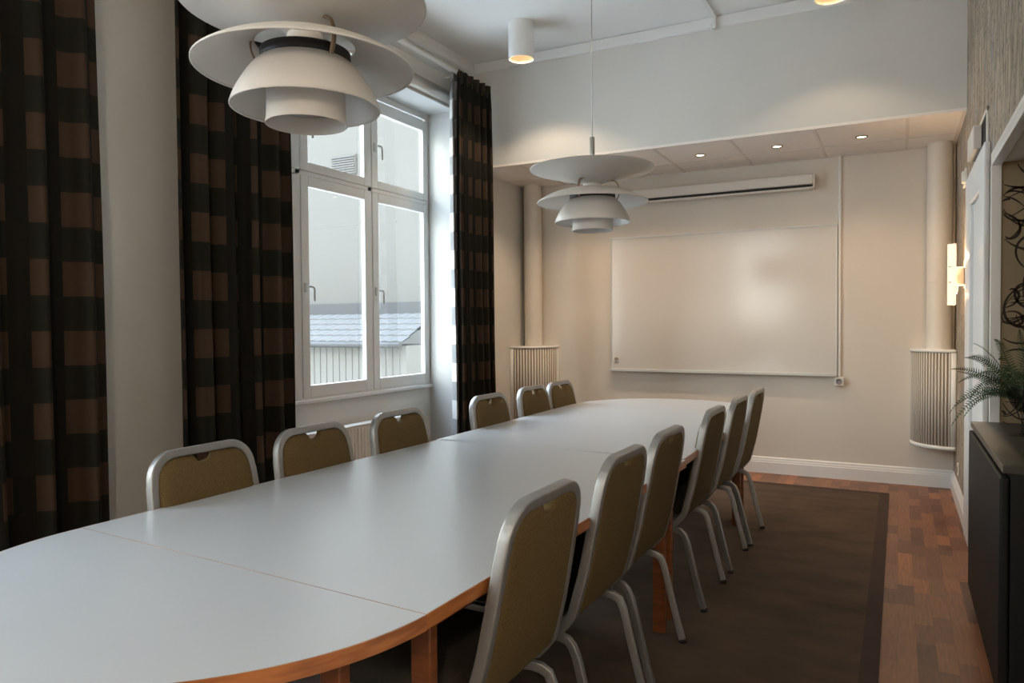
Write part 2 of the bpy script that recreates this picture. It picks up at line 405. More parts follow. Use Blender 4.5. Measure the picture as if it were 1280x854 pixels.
# ------------------------------------------------------------------ windows
def frame_rect(b, x0, x1, y0, y1, z0, z1, wl, wr, wb, wt):
    b.box(x0, x1, y0, y0+wl, z0, z1); b.box(x0, x1, y1-wr, y1, z0, z1)
    b.box(x0, x1, y0+wl, y1-wr, z0, z0+wb); b.box(x0, x1, y0+wl, y1-wr, z1-wt, z1)
def window(idx, w, cols):
    root = empty('window_%d' % idx, (XW, w[0], 0)); tag(root, kind='structure')
    ox, oy = -XW, -w[0]
    def put(mb, name, mat, par, bev=.004):
        for v in mb.bm.verts: v.co.x += ox; v.co.y += oy
        return mb.build(name, mat, par, bevel=bev)
    for (xa, xb, nm, mt) in ((XW-.055, XW-.022, 'outer_frame', M['winout']), (XW-.022, XW+.002, 'window_frame', M['winw'])):
        b = MB()
        frame_rect(b, xa, xb, w[0], w[1], .775, ZT, .04, .04, .03, .05)
        for i in range(1, len(cols)): b.box(xa, xb, cols[i][0]-.045, cols[i][0]-.0, .80, 3.07)
        b.box(xa, xb, w[0]+.04, w[1]-.04, 2.335, 2.365)
        put(b, nm, mt, root, .002)
    b = MB(); b.box(XW-.02, XW+.035, w[0]+.002, w[1]-.002, .762, .788)
    put(b, 'window_sill', M['winw'], root, .005)
    for (y0, y1) in cols:
        for (z0, z1, gb, gt, hz) in ((.80, 2.333, .085, .072, 1.56), (2.367, 3.05, .063, .09, 2.68)):
            g = MB(); e = .0
            frame_rect(g, XW-.03, XW+.008, y0+.002, y1-.047, z0, z1, .074, .074, gb, gt)
            cs = put(g, 'casement', M['winw'], root, .005)
            p = MB(); p.box(XW-.028, XW-.022, y0+.072, y1-.115, z0+gb-.002, z1-gt+.002)
            put(p, 'pane', M['glass'], cs, 0)
            h = MB(); hy = y0+.036
            h.box(XW+.008, XW+.016, hy-.012, hy+.012, hz-.03, hz+.035)
            h.tube([(XW+.014, hy, hz+.01), (XW+.046, hy, hz+.01)], .008)
            h.tube([(XW+.044, hy-.004, hz+.01), (XW+.048, hy+.03, hz+.008), (XW+.048, hy+.043, hz-.004), (XW+.048, hy+.046, hz-.09)], .0075)
            put(h, 'window_handle', M['handle'], cs, 0)
    return root
window(2, W2, [(3.02, 3.76+.045-.03), (3.775, 4.54+.035), (4.545+.0, 5.32+.04)])
window(1, W1, [(-.71, .06), (.06, .82), (.82, 1.55+.04)])

root = empty('window_3', ((W3[0]+W3[1])/2, YF-.2, 0)); tag(root, kind='structure')
hw_ = (W3[1]-W3[0])/2
b = MB()
for (x0, x1, z0, z1) in ((-hw_, -hw_+.08, 1.2, 3.1), (hw_-.08, hw_, 1.2, 3.1), (-.05, .05, 1.28, 3.02), (-hw_+.08, hw_-.08, 1.2, 1.28), (-hw_+.08, hw_-.08, 3.02, 3.1), (-hw_+.08, hw_-.08, 2.3, 2.38)): b.box(x0, x1, -.035, .035, z0, z1)
b.build('window_frame', M['winw'], root)
b = MB(); b.box(-hw_+.08, hw_-.08, -.004, .004, 1.28, 3.02); b.build('pane', M['glass'], root)

# blind tube along the head of the recess in view
for w, lb in ((W2, 'grey roller blind tube across the head of the window in view'),):
    b = MB(); y0, y1 = 2.6, 5.5
    sec = [(.0, -.045), (.035, -.045), (.062, -.03), (.072, 0), (.066, .03), (.045, .048), (0, .05)]
    pts = sec
    A = [b.bm.verts.new((XL+dx, y0, 3.178+dz)) for dx, dz in pts]; B = [b.bm.verts.new((XL+dx, y1, 3.178+dz)) for dx, dz in pts]
    for i in range(len(pts)):
        f = b.bm.faces.new((A[i], A[(i+1) % len(pts)], B[(i+1) % len(pts)], B[i])); f.smooth = True
    b.bm.faces.new(A[::-1]); b.bm.faces.new(B)
    o = b.build('roller_blind_case', M['steel'], autosmooth=60)
    tag(o, 'rounded metal blind case above the tall white window', 'blind')

# ------------------------------------------------------------------ curtains
def curtain(y0, y1, xc, amp, lam, label, ph=0.0, lin=None, taper=(0, 0), mat='curtain2'):
    root = empty('curtain', (xc, (y0+y1)/2, 0.0))
    tag(root, label, 'curtain', 'checked curtains')
    def cloth(name, mat, yy0, yy1, x0, parent, off=0.0, tp=taper):
        b = MB(); uvl = b.bm.loops.layers.uv.new('UVMap')
        ny, nz = 150, 34
        Z = [0.02 + (3.342-.02)*k/nz for k in range(nz)] + [3.342]
        grid = []; us = []
        for k, z in enumerate(Z):
            row = []; t = z/3.3
            a = amp*(1.0-.35*t) if z < 3.2 else amp*.55
            e0 = yy0 + tp[0]*t; e1 = yy1 + tp[1]*t
            for i in range(ny+1):
                s = i/ny
                y = e0 + (e1-e0)*s
                u = (yy1-yy0)*s
                x = x0 + a*math.sin(2*PI*u/lam+ph) + a*.35*math.sin(2*PI*u/(lam*.47)+1.3+ph*2) + .012*math.sin(z*1.7+u*5)*(1-t)
                row.append(b.bm.verts.new((x-xc, y-(y0+y1)/2, z)))
            grid.append(row)
        # arc length from a middle row
        mid = grid[nz//2]; L = [0]
        for i in range(ny): L.append(L[-1]+(mid[i+1].co-mid[i].co).length)
        for k in range(len(Z)-1):
            for i in range(ny):
                f = b.bm.faces.new((grid[k][i], grid[k][i+1], grid[k+1][i+1], grid[k+1][i])); f.smooth = True
                for lp, (ii, kk) in zip(f.loops, ((i, k), (i+1, k), (i+1, k+1), (i, k+1))): lp[uvl].uv = (L[ii]+off, Z[kk])
        o = b.build(name, mat, parent)
        sd = o.modifiers.new('thickness', 'SOLIDIFY'); sd.thickness = .004
        return o
    cloth('curtain_cloth', M[mat], y0, y1, xc, root)
    n = max(3, int((y1-y0)/.085))   # pinch pleats of the heading
    for i in range(n):
        y = y0+taper[0]+(y1-y0+taper[1]-taper[0])*(i+.5)/n-(y0+y1)/2
        hd = MB(); hd.box(.004, .028, y-.012, y+.012, 3.235, 3.338)
        hd.build('heading_pleat', M['black_cloth'], root, bevel=.006)
    if lin:
        cloth('lining', M['lining'], lin[0], lin[1], xc-.062, root)
M['black_cloth'] = pbr('dark_heading', (.022, .018, .011), .8)
curtain(1.15, 2.088, -3.14, .045, .20, 'dark checked curtain at the far left edge, left of the bare wall strip', .4, taper=(0, -.045), mat='curtain1')
curtain(2.43, 3.212, -3.14, .050, .165, 'wide dark checked curtain hanging between the bare wall strip and the window', 2.1, taper=(.0, -.03))
curtain(5.035, 5.57, -3.14, .040, .105, 'narrow brown checked curtain between the window and the cream alcove', 1.0, lin=(5.030, 5.35), taper=(0, -.035), mat='curtain3')
for (y0, y1) in ((-1.45, 5.58),):
    b = MB(); b.box(-3.185, -3.165, y0, y1, 3.325, 3.35)
    for k in range(8): b.box(-3.328, -3.17, y0+.1+k*.93, y0+.12+k*.93, 3.335, 3.348)
    tag(b.build('curtain_track', M['trimw']), 'white curtain track running along the window wall under the cornice', 'curtain track')

# ------------------------------------------------------------------ radiator under the window
r = empty('radiator', (-3.50, 4.1, 0)); tag(r, 'white ribbed panel radiator under the window behind the chairs', 'radiator')
b = MB(); b.box(-.045, .035, -.95, .885, .10, .565)
y = -.94
while y < .87:
    b.box(.034, .048, y, y+.022, .12, .555); y += .037
b.build('radiator_panel', M['radiator'], r, bevel=.005)
b = MB(); b.box(-.05, .045, -.955, .89, .567, .580)
b.build('top_grille', M['radiator'], r, bevel=.002)
for yy in (-.8, .75):
    b = MB(); b.tube([(0, yy, .10), (0, yy, .0)], .012); b.build('pipe', M['steel'], r)

# ------------------------------------------------------------------ table modules
YN, YM, YE = 1.215, 3.015, 4.80
HW = .615
def table_leg(par, x, y, s=.026):
    b = MB(); b.box(x-s, x+s, y-.015, y+.015, .0078, .7045)
    return b.build('leg', M['wood'], par, bevel=.004)
def rect_table(y0, y1, rz, label, xc=-1.41, near_band=True, sk0=0.0):
    """sk0: how far the near edge runs out of square (the modules do not meet quite squarely)"""
    cy = (y0+y1)/2; h = (y1-y0)/2-.0006
    r = empty('conference_table', (xc, cy, 0), rz); tag(r, label, 'table', 'modules of the long conference table')
    def skew(b):
        for v in b.bm.verts: v.co.y += sk0*v.co.x*max(0, (h-v.co.y)/(2*h))
        return b
    e = .0008 if near_band else 0
    b = MB(); b.box(-HW+.003, HW-.003, -h+e, h, .7055, .735); skew(b).build('tabletop', M['tabletop'], r)
    b = MB()
    L = [(-HW, -HW+.003, -h, h), (HW-.003, HW, -h, h)] + ([(-HW+.003, HW-.003, -h, -h+.0008)] if near_band else [])
    if near_band:
        for (x0, x1, ya, yb) in L: b.box(x0, x1, ya, yb, .7045, .7345)
        skew(b).build('edge_band', M['woodedge'], r)
    else:
        for (x0, x1, ya, yb) in L:
            b = MB(); b.box(x0, x1, ya, yb, .7045, .7345); skew(b).build('edge_band', M['woodedge'], r)
    b = MB()
    for (x0, x1, ya, yb) in ((-.50, -.48, -h+.1, h-.1), (.48, .50, -h+.1, h-.1), (-.48, .48, -h+.1, -h+.12), (-.48, .48, h-.12, h-.1)):
        b.box(x0, x1, ya, yb, .62, .7045)
    b.build('apron', M['wood'], r)
    for sx in (-1, 1):
        for yy in (-h+.11, h-.025): table_leg(r, sx*.508, yy)
    return r
def round_table(yseam, sgn, rz, label, bl=.60, xc=-1.41):
    r = empty('conference_table', (xc, yseam, 0), rz); tag(r, label, 'table', 'modules of the long conference table')
    n = 60
    def arc(a, bb): return [(a*math.cos(PI*i/n), sgn*bb*math.sin(PI*i/n)) for i in range(n+1)]
    o_, i_ = arc(HW, bl), arc(HW-.003, bl-.003)
    
    b = MB(); b.prism([(x, y+.0016*sgn) for x, y in i_], .7055, .735); b.build('tabletop', M['tabletop'], r)
    b = MB(); L = o_ + i_[::-1]
    A = []
    for z in (.7045, .7345): A.append([[b.bm.verts.new((x, y+.0016*sgn, z)) for x, y in S] for S in (o_, i_)])
    m = len(o_)
    for i in range(m-1):
        b.bm.faces.new((A[0][0][i], A[0][0][i+1], A[1][0][i+1], A[1][0][i])).smooth = True
        b.bm.faces.new((A[0][1][i], A[0][1][i+1], A[1][1][i+1], A[1][1][i]))
        b.bm.faces.new((A[1][0][i], A[1][0][i+1], A[1][1][i+1], A[1][1][i])); b.bm.faces.new((A[0][0][i], A[0][0][i+1], A[0][1][i+1], A[0][1][i]))
    
    b.build('edge_band', M['woodedge'], r, autosmooth=40)
    b = MB(); b.box(-.44, .44, min(.1*sgn, .12*sgn), max(.1*sgn, .12*sgn), .63, .7045); b.build('apron', M['wood'], r)
    for sx in (-1, 1):
        table_leg(r, sx*.49, sgn*.125)
    table_leg(r, 0, sgn*.47)
    return r
round_table(YN, -1, math.radians(-3.6), 'half-round end table with grey top at the near end, bottom left', .60, -1.425)
rect_table(YN, YM, math.radians(-1.2), 'rectangular grey-topped table joined to the near half-round end', -1.408, True, -.042)
rect_table(YM, YE, math.radians(.6), 'rectangular grey-topped table joined to the far half-round end', -1.412, False)
round_table(YE, 1, math.radians(.6), 'half-round end table with grey top nearest the whiteboard', .605, -1.41)

# ------------------------------------------------------------------ chairs (origin under the rear feet, sitter looks towards -x)
def prof_x(z):
    pts = [(.372, -.125), (.388, -.11), (.432, -.076), (.561, -.042), (.714, -.013), (.876, .015), (.92, .022)]
    if z <= pts[0][0]: return pts[0][1]
    for (z0, x0), (z1, x1) in zip(pts, pts[1:]):
        if z <= z1: return x0+(x1-x0)*(z-z0)/(z1-z0)
    return pts[-1][1]
def tap(z): return 1.0 - .10*max(0, (z-.45)/.45)
def make_chair(label, group):
    r = empty('banquet_chair'); tag(r, label, 'chair', group)
    # back frame
    half = .213; R = .085; ztop = .881
    path = []
    for z in [.40, .43, .46, .50, .55, .60, .65, .70, .74, .78]:
        if z < ztop-R: path.append((prof_x(z)-.022, -half*tap(z), z))
    hw = half*tap(.85)
    for i in range(0, 9):
        a = PI - PI/2*i/8
        path.append((prof_x(ztop-R+R*math.sin(a))-.022, -(hw-R)+R*math.cos(a), ztop-R+R*math.sin(a)))
    left = path[:]
    full = [(-.26, -half, .372), (-.20, -half, .372), (-.165, -half, .376), (-.135, -half, .385)] + left + [(x, -y, z) for x, y, z in left[::-1]] + [(-.135, half, .385), (-.165, half, .376), (-.20, half, .372), (-.26, half, .372)]
    b = MB(); b.sweep(full, rsec(.0140, .0150, .0045), ref=(0, 1, 0), smooth=True)
    b.build('back_frame', M['metal'], r, autosmooth=50)
    # back pad
    b = MB(); nc, nr = 44, 26
    W = .2005; zb, zt = .412, .868; Rc = .072; Rb = .05
    def lim(y):
        ay = abs(y)
        top = zt; bot = zb
        if ay > W-Rc: top = zt-Rc+math.sqrt(max(0, Rc*Rc-(ay-(W-Rc))**2))
        if ay > W-Rb: bot = zb+Rb-math.sqrt(max(0, Rb*Rb-(ay-(W-Rb))**2))
        if ay < .042: top = zt-.028*math.sqrt(max(0, 1-(ay/.042)**2))**.8
        return bot, top
    ys = [W*math.sin(PI/2*(2*i/nc-1))*.5+W*(2*i/nc-1)*.5 for i in range(nc+1)]
    F, Bk = [], []
    for y in ys:
        bo, to = lim(y*.9995); f_, k_ = [], []
        for j in range(nr+1):
            v = j/nr; v = .5-.5*math.cos(PI*v)*.6-.5*(1-2*v)*.4
            z = bo+(to-bo)*v
            e = max(0, 1-abs(2*v-1)**6)*max(0, 1-abs(y/W)**8)
            e = e**.5
            xm = prof_x(z)-.022
            yy = y*tap(z)
            f_.append(b.bm.verts.new((xm-.006-.030*e, yy, z)))
            k_.append(b.bm.verts.new((xm+.011+.009*e, yy, z)))
        F.append(f_); Bk.append(k_)
    for i in range(nc):
        for j in range(nr):
            b.bm.faces.new((F[i][j], F[i][j+1], F[i+1][j+1], F[i+1][j])).smooth = True
            b.bm.faces.new((Bk[i][j], Bk[i+1][j], Bk[i+1][j+1], Bk[i][j+1])).smooth = True
        b.bm.faces.new((F[i][nr], Bk[i][nr], Bk[i+1][nr], F[i+1][nr])).smooth = True
        b.bm.faces.new((F[i][0], F[i+1][0], Bk[i+1][0], Bk[i][0])).smooth = True
    for j in range(nr):
        b.bm.faces.new((F[0][j], Bk[0][j], Bk[0][j+1], F[0][j+1])).smooth = True
        b.bm.faces.new((F[nc][j], F[nc][j+1], Bk[nc][j+1], Bk[nc][j])).smooth = True
    b.build('backrest', M['fabric'], r)
    # seat cushion
    b = MB(); n = 40
    x0, x1, hy = -.57, -.135, .205
    rings = []
    for (zz, ins) in ((.405, .02), (.412, .0), (.445, -.004), (.468, .008), (.482, .035), (.488, .09), (.49, .16)):
        ring = []
        a_, b_ = (x1-x0)/2-ins, hy-ins
        for i in range(n):
            t = 2*PI*i/n; c, s = math.cos(t), math.sin(t); e = .36
            ring.append(b.bm.verts.new(((x0+x1)/2+a_*math.copysign(abs(c)**e, c), b_*math.copysign(abs(s)**e, s), zz)))
        rings.append(ring)
    for A, B in zip(rings, rings[1:]):
        for i in range(n): b.bm.faces.new((A[i], A[(i+1) % n], B[(i+1) % n], B[i])).smooth = True
    b.bm.faces.new(rings[0][::-1]); b.bm.faces.new(rings[-1]).smooth = True
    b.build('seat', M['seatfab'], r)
    # seat frame ring
    b = MB()
    ring = []
    for i in range(40):
        t = 2*PI*i/40; c, s = math.cos(t), math.sin(t); e = .34
        ring.append((-.355+.205*math.copysign(abs(c)**e, c), .195*math.copysign(abs(s)**e, s), .390))
    b.sweep(ring, rsec(.011, .013, .004), ref=(0, 0, 1), closed=True)
    b.build('seat_frame', M['metal'], r, autosmooth=50)
    # legs
    for s in (-1, 1):
        b = MB()
        y = s*.208
        p = [(-.185, y*.93, .350), (-.150, y*.95, .352), (-.122, y*.97, .347), (-.103, y, .333), (-.090, y, .305), (-.078, y, .26), (-.066, y, .21), (-.041, y, .11), (-.014, y, .012)]
        b.sweep(p, rsec(.0095, .0135, .003), ref=(0, 1, 0))
        L = b.build('leg', M['metal'], r, autosmooth=50)
        b = MB(); b.sweep([(-.0145, y, .014), (-.0105, y, 0)], rsec(.0110, .0150, .004), ref=(0, 1, 0)); b.build('foot_cap', M['rubber'], L)
        b = MB()
        p = [(-.48, y*.9, .375), (-.515, y*.95, .372), (-.54, y, .36), (-.552, y, .335), (-.556, y, .29), (-.566, y, .15), (-.575, y, .012)]
        b.sweep(p, rsec(.0095, .0135, .003), ref=(0, 1, 0))
        L = b.build('leg', M['metal'], r, autosmooth=50)
        b = MB(); b.sweep([(-.5748, y, .014), (-.576, y, 0)], rsec(.0110, .0150, .004), ref=(0, 1, 0)); b.build('foot_cap', M['rubber'], L)
    return r
RG, LG = 'chairs along the near right side of the table', 'chairs along the window side of the table'
rightC = [  # x of rear feet, y centre, turn
    (-.745, 1.600, 0, 'olive banquet chair nearest the camera, first on the right of the table'),
    (-.752, 2.200, 0, 'olive banquet chair second on the right, just behind the nearest one'),
    (-.757, 2.712, 0, 'olive banquet chair third on the right, beside the middle table legs'),
    (-.755, 3.485, 0, 'olive banquet chair fourth on the right, past the bare stretch of table edge'),
    (-.752, 4.060, 0, 'olive banquet chair fifth on the right, in front of the farthest one'),
    (-.742, 4.575, 0, 'olive banquet chair farthest on the right, closest to the whiteboard wall')]
leftC = [
    (-2.085, 1.690, 0, 'olive banquet chair nearest on the window side, before the bare wall strip'),
    (-2.085, 2.215, 0, 'olive banquet chair second on the window side, before the wide dark curtain'),
    (-2.085, 2.785, 0, 'olive banquet chair third on the window side, before the radiator'),
    (-2.085, 3.640, 0, 'olive banquet chair fourth on the window side, before the narrow checked curtain'),
    (-2.100, 4.235, 0, 'olive banquet chair fifth on the window side, left of the last one'),
    (-2.100, 4.665, 0, 'olive banquet chair farthest on the window side, beneath the corner grille')]
proto = make_chair('', RG)
first = True
for lst, g, flip in ((rightC, RG, 0), (leftC, LG, 1)):
    for (x, y, a, lb) in lst:
        o = proto if first else copy_tree(proto)
        first = False
        o.location = (x, y, 0.008 if not flip else .008); o.rotation_euler = (0, 0, math.radians(a)+(PI if flip else 0))
        o['label'] = lb; o['group'] = g

# ------------------------------------------------------------------ pendants
def shade(b, pts, t=.0025, n=72):
    """pts outer profile; closed thin shell"""
    out = [Vector((r, 0, z)) for r, z in pts]; inn = []
    for i, p in enumerate(out):
        d = out[min(i+1, len(out)-1)]-out[max(i-1, 0)]; nrm = Vector((-d.z, 0, d.x)).normalized()
        inn.append((p.x-nrm.x*t, p.z-nrm.z*t))
    b.lathe(pts+inn[::-1], n); return b
def smooth_prof(pts, m=6):
    out = []
    for i in range(len(pts)-1):
        p0 = pts[max(i-1, 0)]; p1 = pts[i]; p2 = pts[i+1]; p3 = pts[min(i+2, len(pts)-1)]
        for k in range(m):
            t = k/m
            out.append(tuple(.5*((2*p1[j])+(-p0[j]+p2[j])*t+(2*p0[j]-5*p1[j]+4*p2[j]-p3[j])*t*t+(-p0[j]+3*p1[j]-3*p2[j]+p3[j])*t**3) for j in (0, 1)))
    out.append(pts[-1]); return out
def pendant(x, y, z, angs, label):
    r = empty('pendant_lamp', (x, y, z)); tag(r, label, 'lamp', 'layered white pendant lamps over the table')
    b = shade(MB(), smooth_prof([(.034, .235), (.06, .250), (.11, .264), (.17, .279), (.24, .297), (.30, .313), (.320, .320)]))
    b.lathe([(.0001, .212), (.046, .212), (.05, .225), (.046, .245), (.036, .252), (.0001, .252)], 40, closed=False); b.lathe([(.3235, .3215), (.3235, .3175), (.3195, .3165), (.3185, .3195)], 72); b.build('upper_shade', M['lampw'], r)
    b = shade(MB(), smooth_prof([(.285, .148), (.255, .168), (.21, .189), (.165, .203), (.130, .211)])); b.lathe([(.2875, .149), (.2875, .145), (.2835, .1445), (.283, .148)], 72)
    b.build('middle_shade', M['lampw'], r)
    b = shade(MB(), smooth_prof([(.193, .045), (.183, .072), (.165, .105), (.143, .138), (.124, .158), (.112, .166)])); b.lathe([(.1955, .046), (.1955, .042), (.1915, .0415), (.191, .045)], 72)
    b.build('lower_shade', M['lampw'], r)
    b = MB(); b.lathe([(.118, .164), (.118, .192), (.112, .194), (.112, .164)], 64); b.build('dark_ring', M['black'], r)
    b = shade(MB(), [(.1035, 0), (.101, .02), (.100, .06), (.100, .12)], .003); b.build('inner_cylinder', M['lampw'], r, autosmooth=50)
    b = MB(); b.lathe([(0.0001, .058), (.098, .050), (.098, .046), (0.0001, .052)], 48); b.build('diffuser', M['lampin'], r)
    for a in angs:
        a = math.radians(a); c, s = math.cos(a), math.sin(a)
        P = smooth_prof([(.088, .262), (.122, .250), (.139, .212), (.136, .180), (.121, .150)], 5)
        b = MB(); b.sweep([(q*c, q*s, zz) for q, zz in P], rsec(.0068, .0025, .001, 1), ref=(-s, c, 0)); b.build('strut', M['bronze'], r)
    b = MB(); b.lathe([(.0001, .20), (.0135, .20), (.0135, .48), (.011, .485), (.0001, .485)], 20, closed=False)
    b.build('stem', M['steel'], r, autosmooth=40)
    top = ZC-z
    b = MB(); b.tube([(0, 0, .48), (.0, 0, top-.02)], .0028, 8); b.build('cord', M['steel'], r)
    b = MB(); b.lathe([(.0001, top-.06), (.02, top-.06), (.055, top-.04), (.06, top), (.0001, top)], 32, closed=False); b.build('ceiling_rose', M['lampw'], r)
    return r
pendant(-1.41, 1.500, 1.838, (223, 343, 103), 'large layered white pendant lamp in the foreground, top left')
pendant(-1.413, 3.585, 1.782, (21.5, 141.5, 261.5), 'layered white pendant lamp hanging in front of the whiteboard')

# ------------------------------------------------------------------ ceiling spots
def ceiling_spot(x, y, label, beam):
    r = empty('surface_downlight', (x, y, ZC)); tag(r, label, 'ceiling light', 'white cylinder downlights')
    b = MB(); b.lathe([(.098, -.0), (.098, -.268), (.094, -.272), (.090, -.268), (.090, -.02), (.0001, -.02), (.0001, 0)], 48, closed=False)
    b.build('housing', M['trimw'], r, autosmooth=40)
    b = MB(); b.lathe([(.0895, -.266), (.0895, -.19), (.060, -.17), (.0001, -.17)], 40, closed=False); b.build('reflector', M['goldin'], r, autosmooth=60)
    b = MB(); b.lathe([(.0001, -.178), (.045, -.178), (.045, -.172)], 32, closed=False); b.build('lamp_lens', M['lampglow'], r)
    L = bpy.data.lights.new('spot', 'SPOT'); L.energy = beam; L.color = (1, .78, .54); L.spot_size = math.radians(122); L.spot_blend = .35; L.shadow_soft_size = .05
    o = bpy.data.objects.new('downlight_beam', L); COL.objects.link(o); o.location = (x, y, ZC-.24)
ceiling_spot(-2.54, 5.0, 'white cylinder downlight on the ceiling above the narrow curtain', 11)
ceiling_spot(-.385, 5.0, 'white cylinder downlight cut by the top edge, right of centre', 4.5)

# ceiling conduit
b = MB(); b.box(-1.235, -1.205, YF+.1, YK-.022, ZC-.018, ZC); b.box(-1.232, -1.208, YK-.046, YK-.023, ZC-.10, ZC-.018)
b.tube([(-1.245, YK-.03, ZC-.05), (-1.245, YK-.03, ZC-.105)], .006)
tag(b.build('cable_conduit', M['trimw'], bevel=.002), 'thin white conduit along the high ceiling, bent down the bulkhead', 'conduit')

# soffit downlights
for i, x in enumerate((-2.61, -2.02, -1.43, -.84, -.25)):
    r = empty('recessed_downlight', (x, 6.0, ZK)); 
    tag(r, ['recessed spotlight in the lowered ceiling, nearest the window side', 'recessed spotlight in the lowered ceiling, behind the hanging lamp', 'recessed spotlight in the lowered ceiling, left one in plain view', 'recessed spotlight in the lowered ceiling, middle one in plain view', 'recessed spotlight in the lowered ceiling, nearest the right wall'][i], 'ceiling light', 'recessed spotlights above the whiteboard')
    b = MB(); b.lathe([(.030, -.001), (.042, -.001), (.044, -.005), (.040, -.008), (.030, -.004)], 32); b.build('bezel', M['bronze'], r)
    b = MB(); b.lathe([(.0001, -.0035), (.030, -.0035), (.030, -.001)], 32, closed=False); b.build('lamp_lens', M['lampglow'], r)
    L = bpy.data.lights.new('spot', 'SPOT'); L.energy = [13.5, 11, 7.6, 6.8, 8.6][i]; L.color = (1, .70, .44); L.spot_size = math.radians(120); L.spot_blend = .9; L.shadow_soft_size = .035
    o = bpy.data.objects.new('soffit_beam', L); COL.objects.link(o); o.location = (x, 6.0, ZK-.03)

# ------------------------------------------------------------------ whiteboard, screen, conduit, socket
r = empty('whiteboard', (-1.435, YB, 1.485)); tag(r, 'large white magnetic whiteboard in a thin aluminium frame', 'whiteboard')
b = MB(); b.box(-.975, .975, -.020, -.004, -.610, .612); b.build('board_surface', M['board'], r)
b = MB()
for (x0, x1, z0, z1) in ((-.985, .985, .608, .622), (-.985, -.972, -.615, .608), (.972, .985, -.615, .608), (-.985, .985, -.625, -.608)): b.box(x0, x1, -.026, -.002, z0, z1)
b.build('frame', M['alu'], r, bevel=.002)
b = MB(); b.box(-.985, .985, -.062, -.004, -.634, -.622); b.box(-.985, .985, -.062, -.058, -.622, -.612); b.build('pen_tray', M['alu'], r, bevel=.002)
b = MB()   # small grey emblem with two short lines of marks beneath
b.lathe([(.0001, 0), (.022, 0), (.022, .001)], 16, c=(0, 0, 0), closed=False)
for v in b.bm.verts: v.co = Vector((v.co.x*1.0-.930, -.0215, v.co.y*.75-.520))
for k in range(5): b.box(-.953+k*.0098, -.946+k*.0098, -.0218, -.0205, -.553, -.544)
b.box(-.932, -.928, -.0218, -.0205, -.543, -.53); b.box(-.953, -.908, -.0218, -.0205, -.562, -.557)
b.build('emblem', M['greyplastic'], r)
r = empty('projection_screen', (-1.54, YB, 2.45)); tag(r, 'long retracted projection screen case above the whiteboard', 'projection screen')
b = MB(); b.box(-.91, .91, -.105, -.004, -.012, .075); b.build('case', M['screen'], r, bevel=.012, seg=3)
b = MB(); b.box(-.90, .895, -.088, -.01, -.034, -.012); b.build('slot', M['slot'], r)
b = MB(); b.box(-.90, .905, -.10, -.015, -.050, -.034); b.box(-.15, -.06, -.103, -.06, -.058, -.05); b.build('bottom_bar', M['screen'], r, bevel=.003)
for sx in (-.915, .915):
    b = MB(); b.box(sx-.006, sx+.006, -.10, -.002, -.045, .07); b.build('end_cap', M['screen'], r, bevel=.003)
r = empty('wall_socket', (-.435, YB, .845))
tag(r, 'small white wall socket with cable duct right of the whiteboard', 'socket')
b = MB(); b.box(-.036, .036, -.040, -.001, -.072, 0.0); b.build('socket_box', M['plastic'], r, bevel=.006)
b = MB(); b.lathe([(.0001, 0), (.019, 0), (.021, .003), (.024, .003)], 24, closed=False)
for v in b.bm.verts: v.co = Vector((v.co.x, -.0405-v.co.z, v.co.y-.036))
b.build('socket_face', M['greyplastic'], r)
b = MB(); b.box(-.010, .010, -.018, -.001, 0.0, ZK-.845); b.build('cable_duct', M['plastic'], r, bevel=.003)
# second thin duct at the left side of the board
# power socket on right wall
r = empty('wall_socket', (XR, 6.04, .25)); tag(r, 'flat white socket low on the papered wall near the corner', 'socket')
b = MB(); b.box(-.012, -.001, -.04, .04, -.045, .045); b.build('socket_plate', M['plastic'], r, bevel=.004)
b = MB(); b.box(-.014, -.012, -.02, .02, -.02, .02); b.build('socket_face', M['greyplastic'], r, bevel=.003)

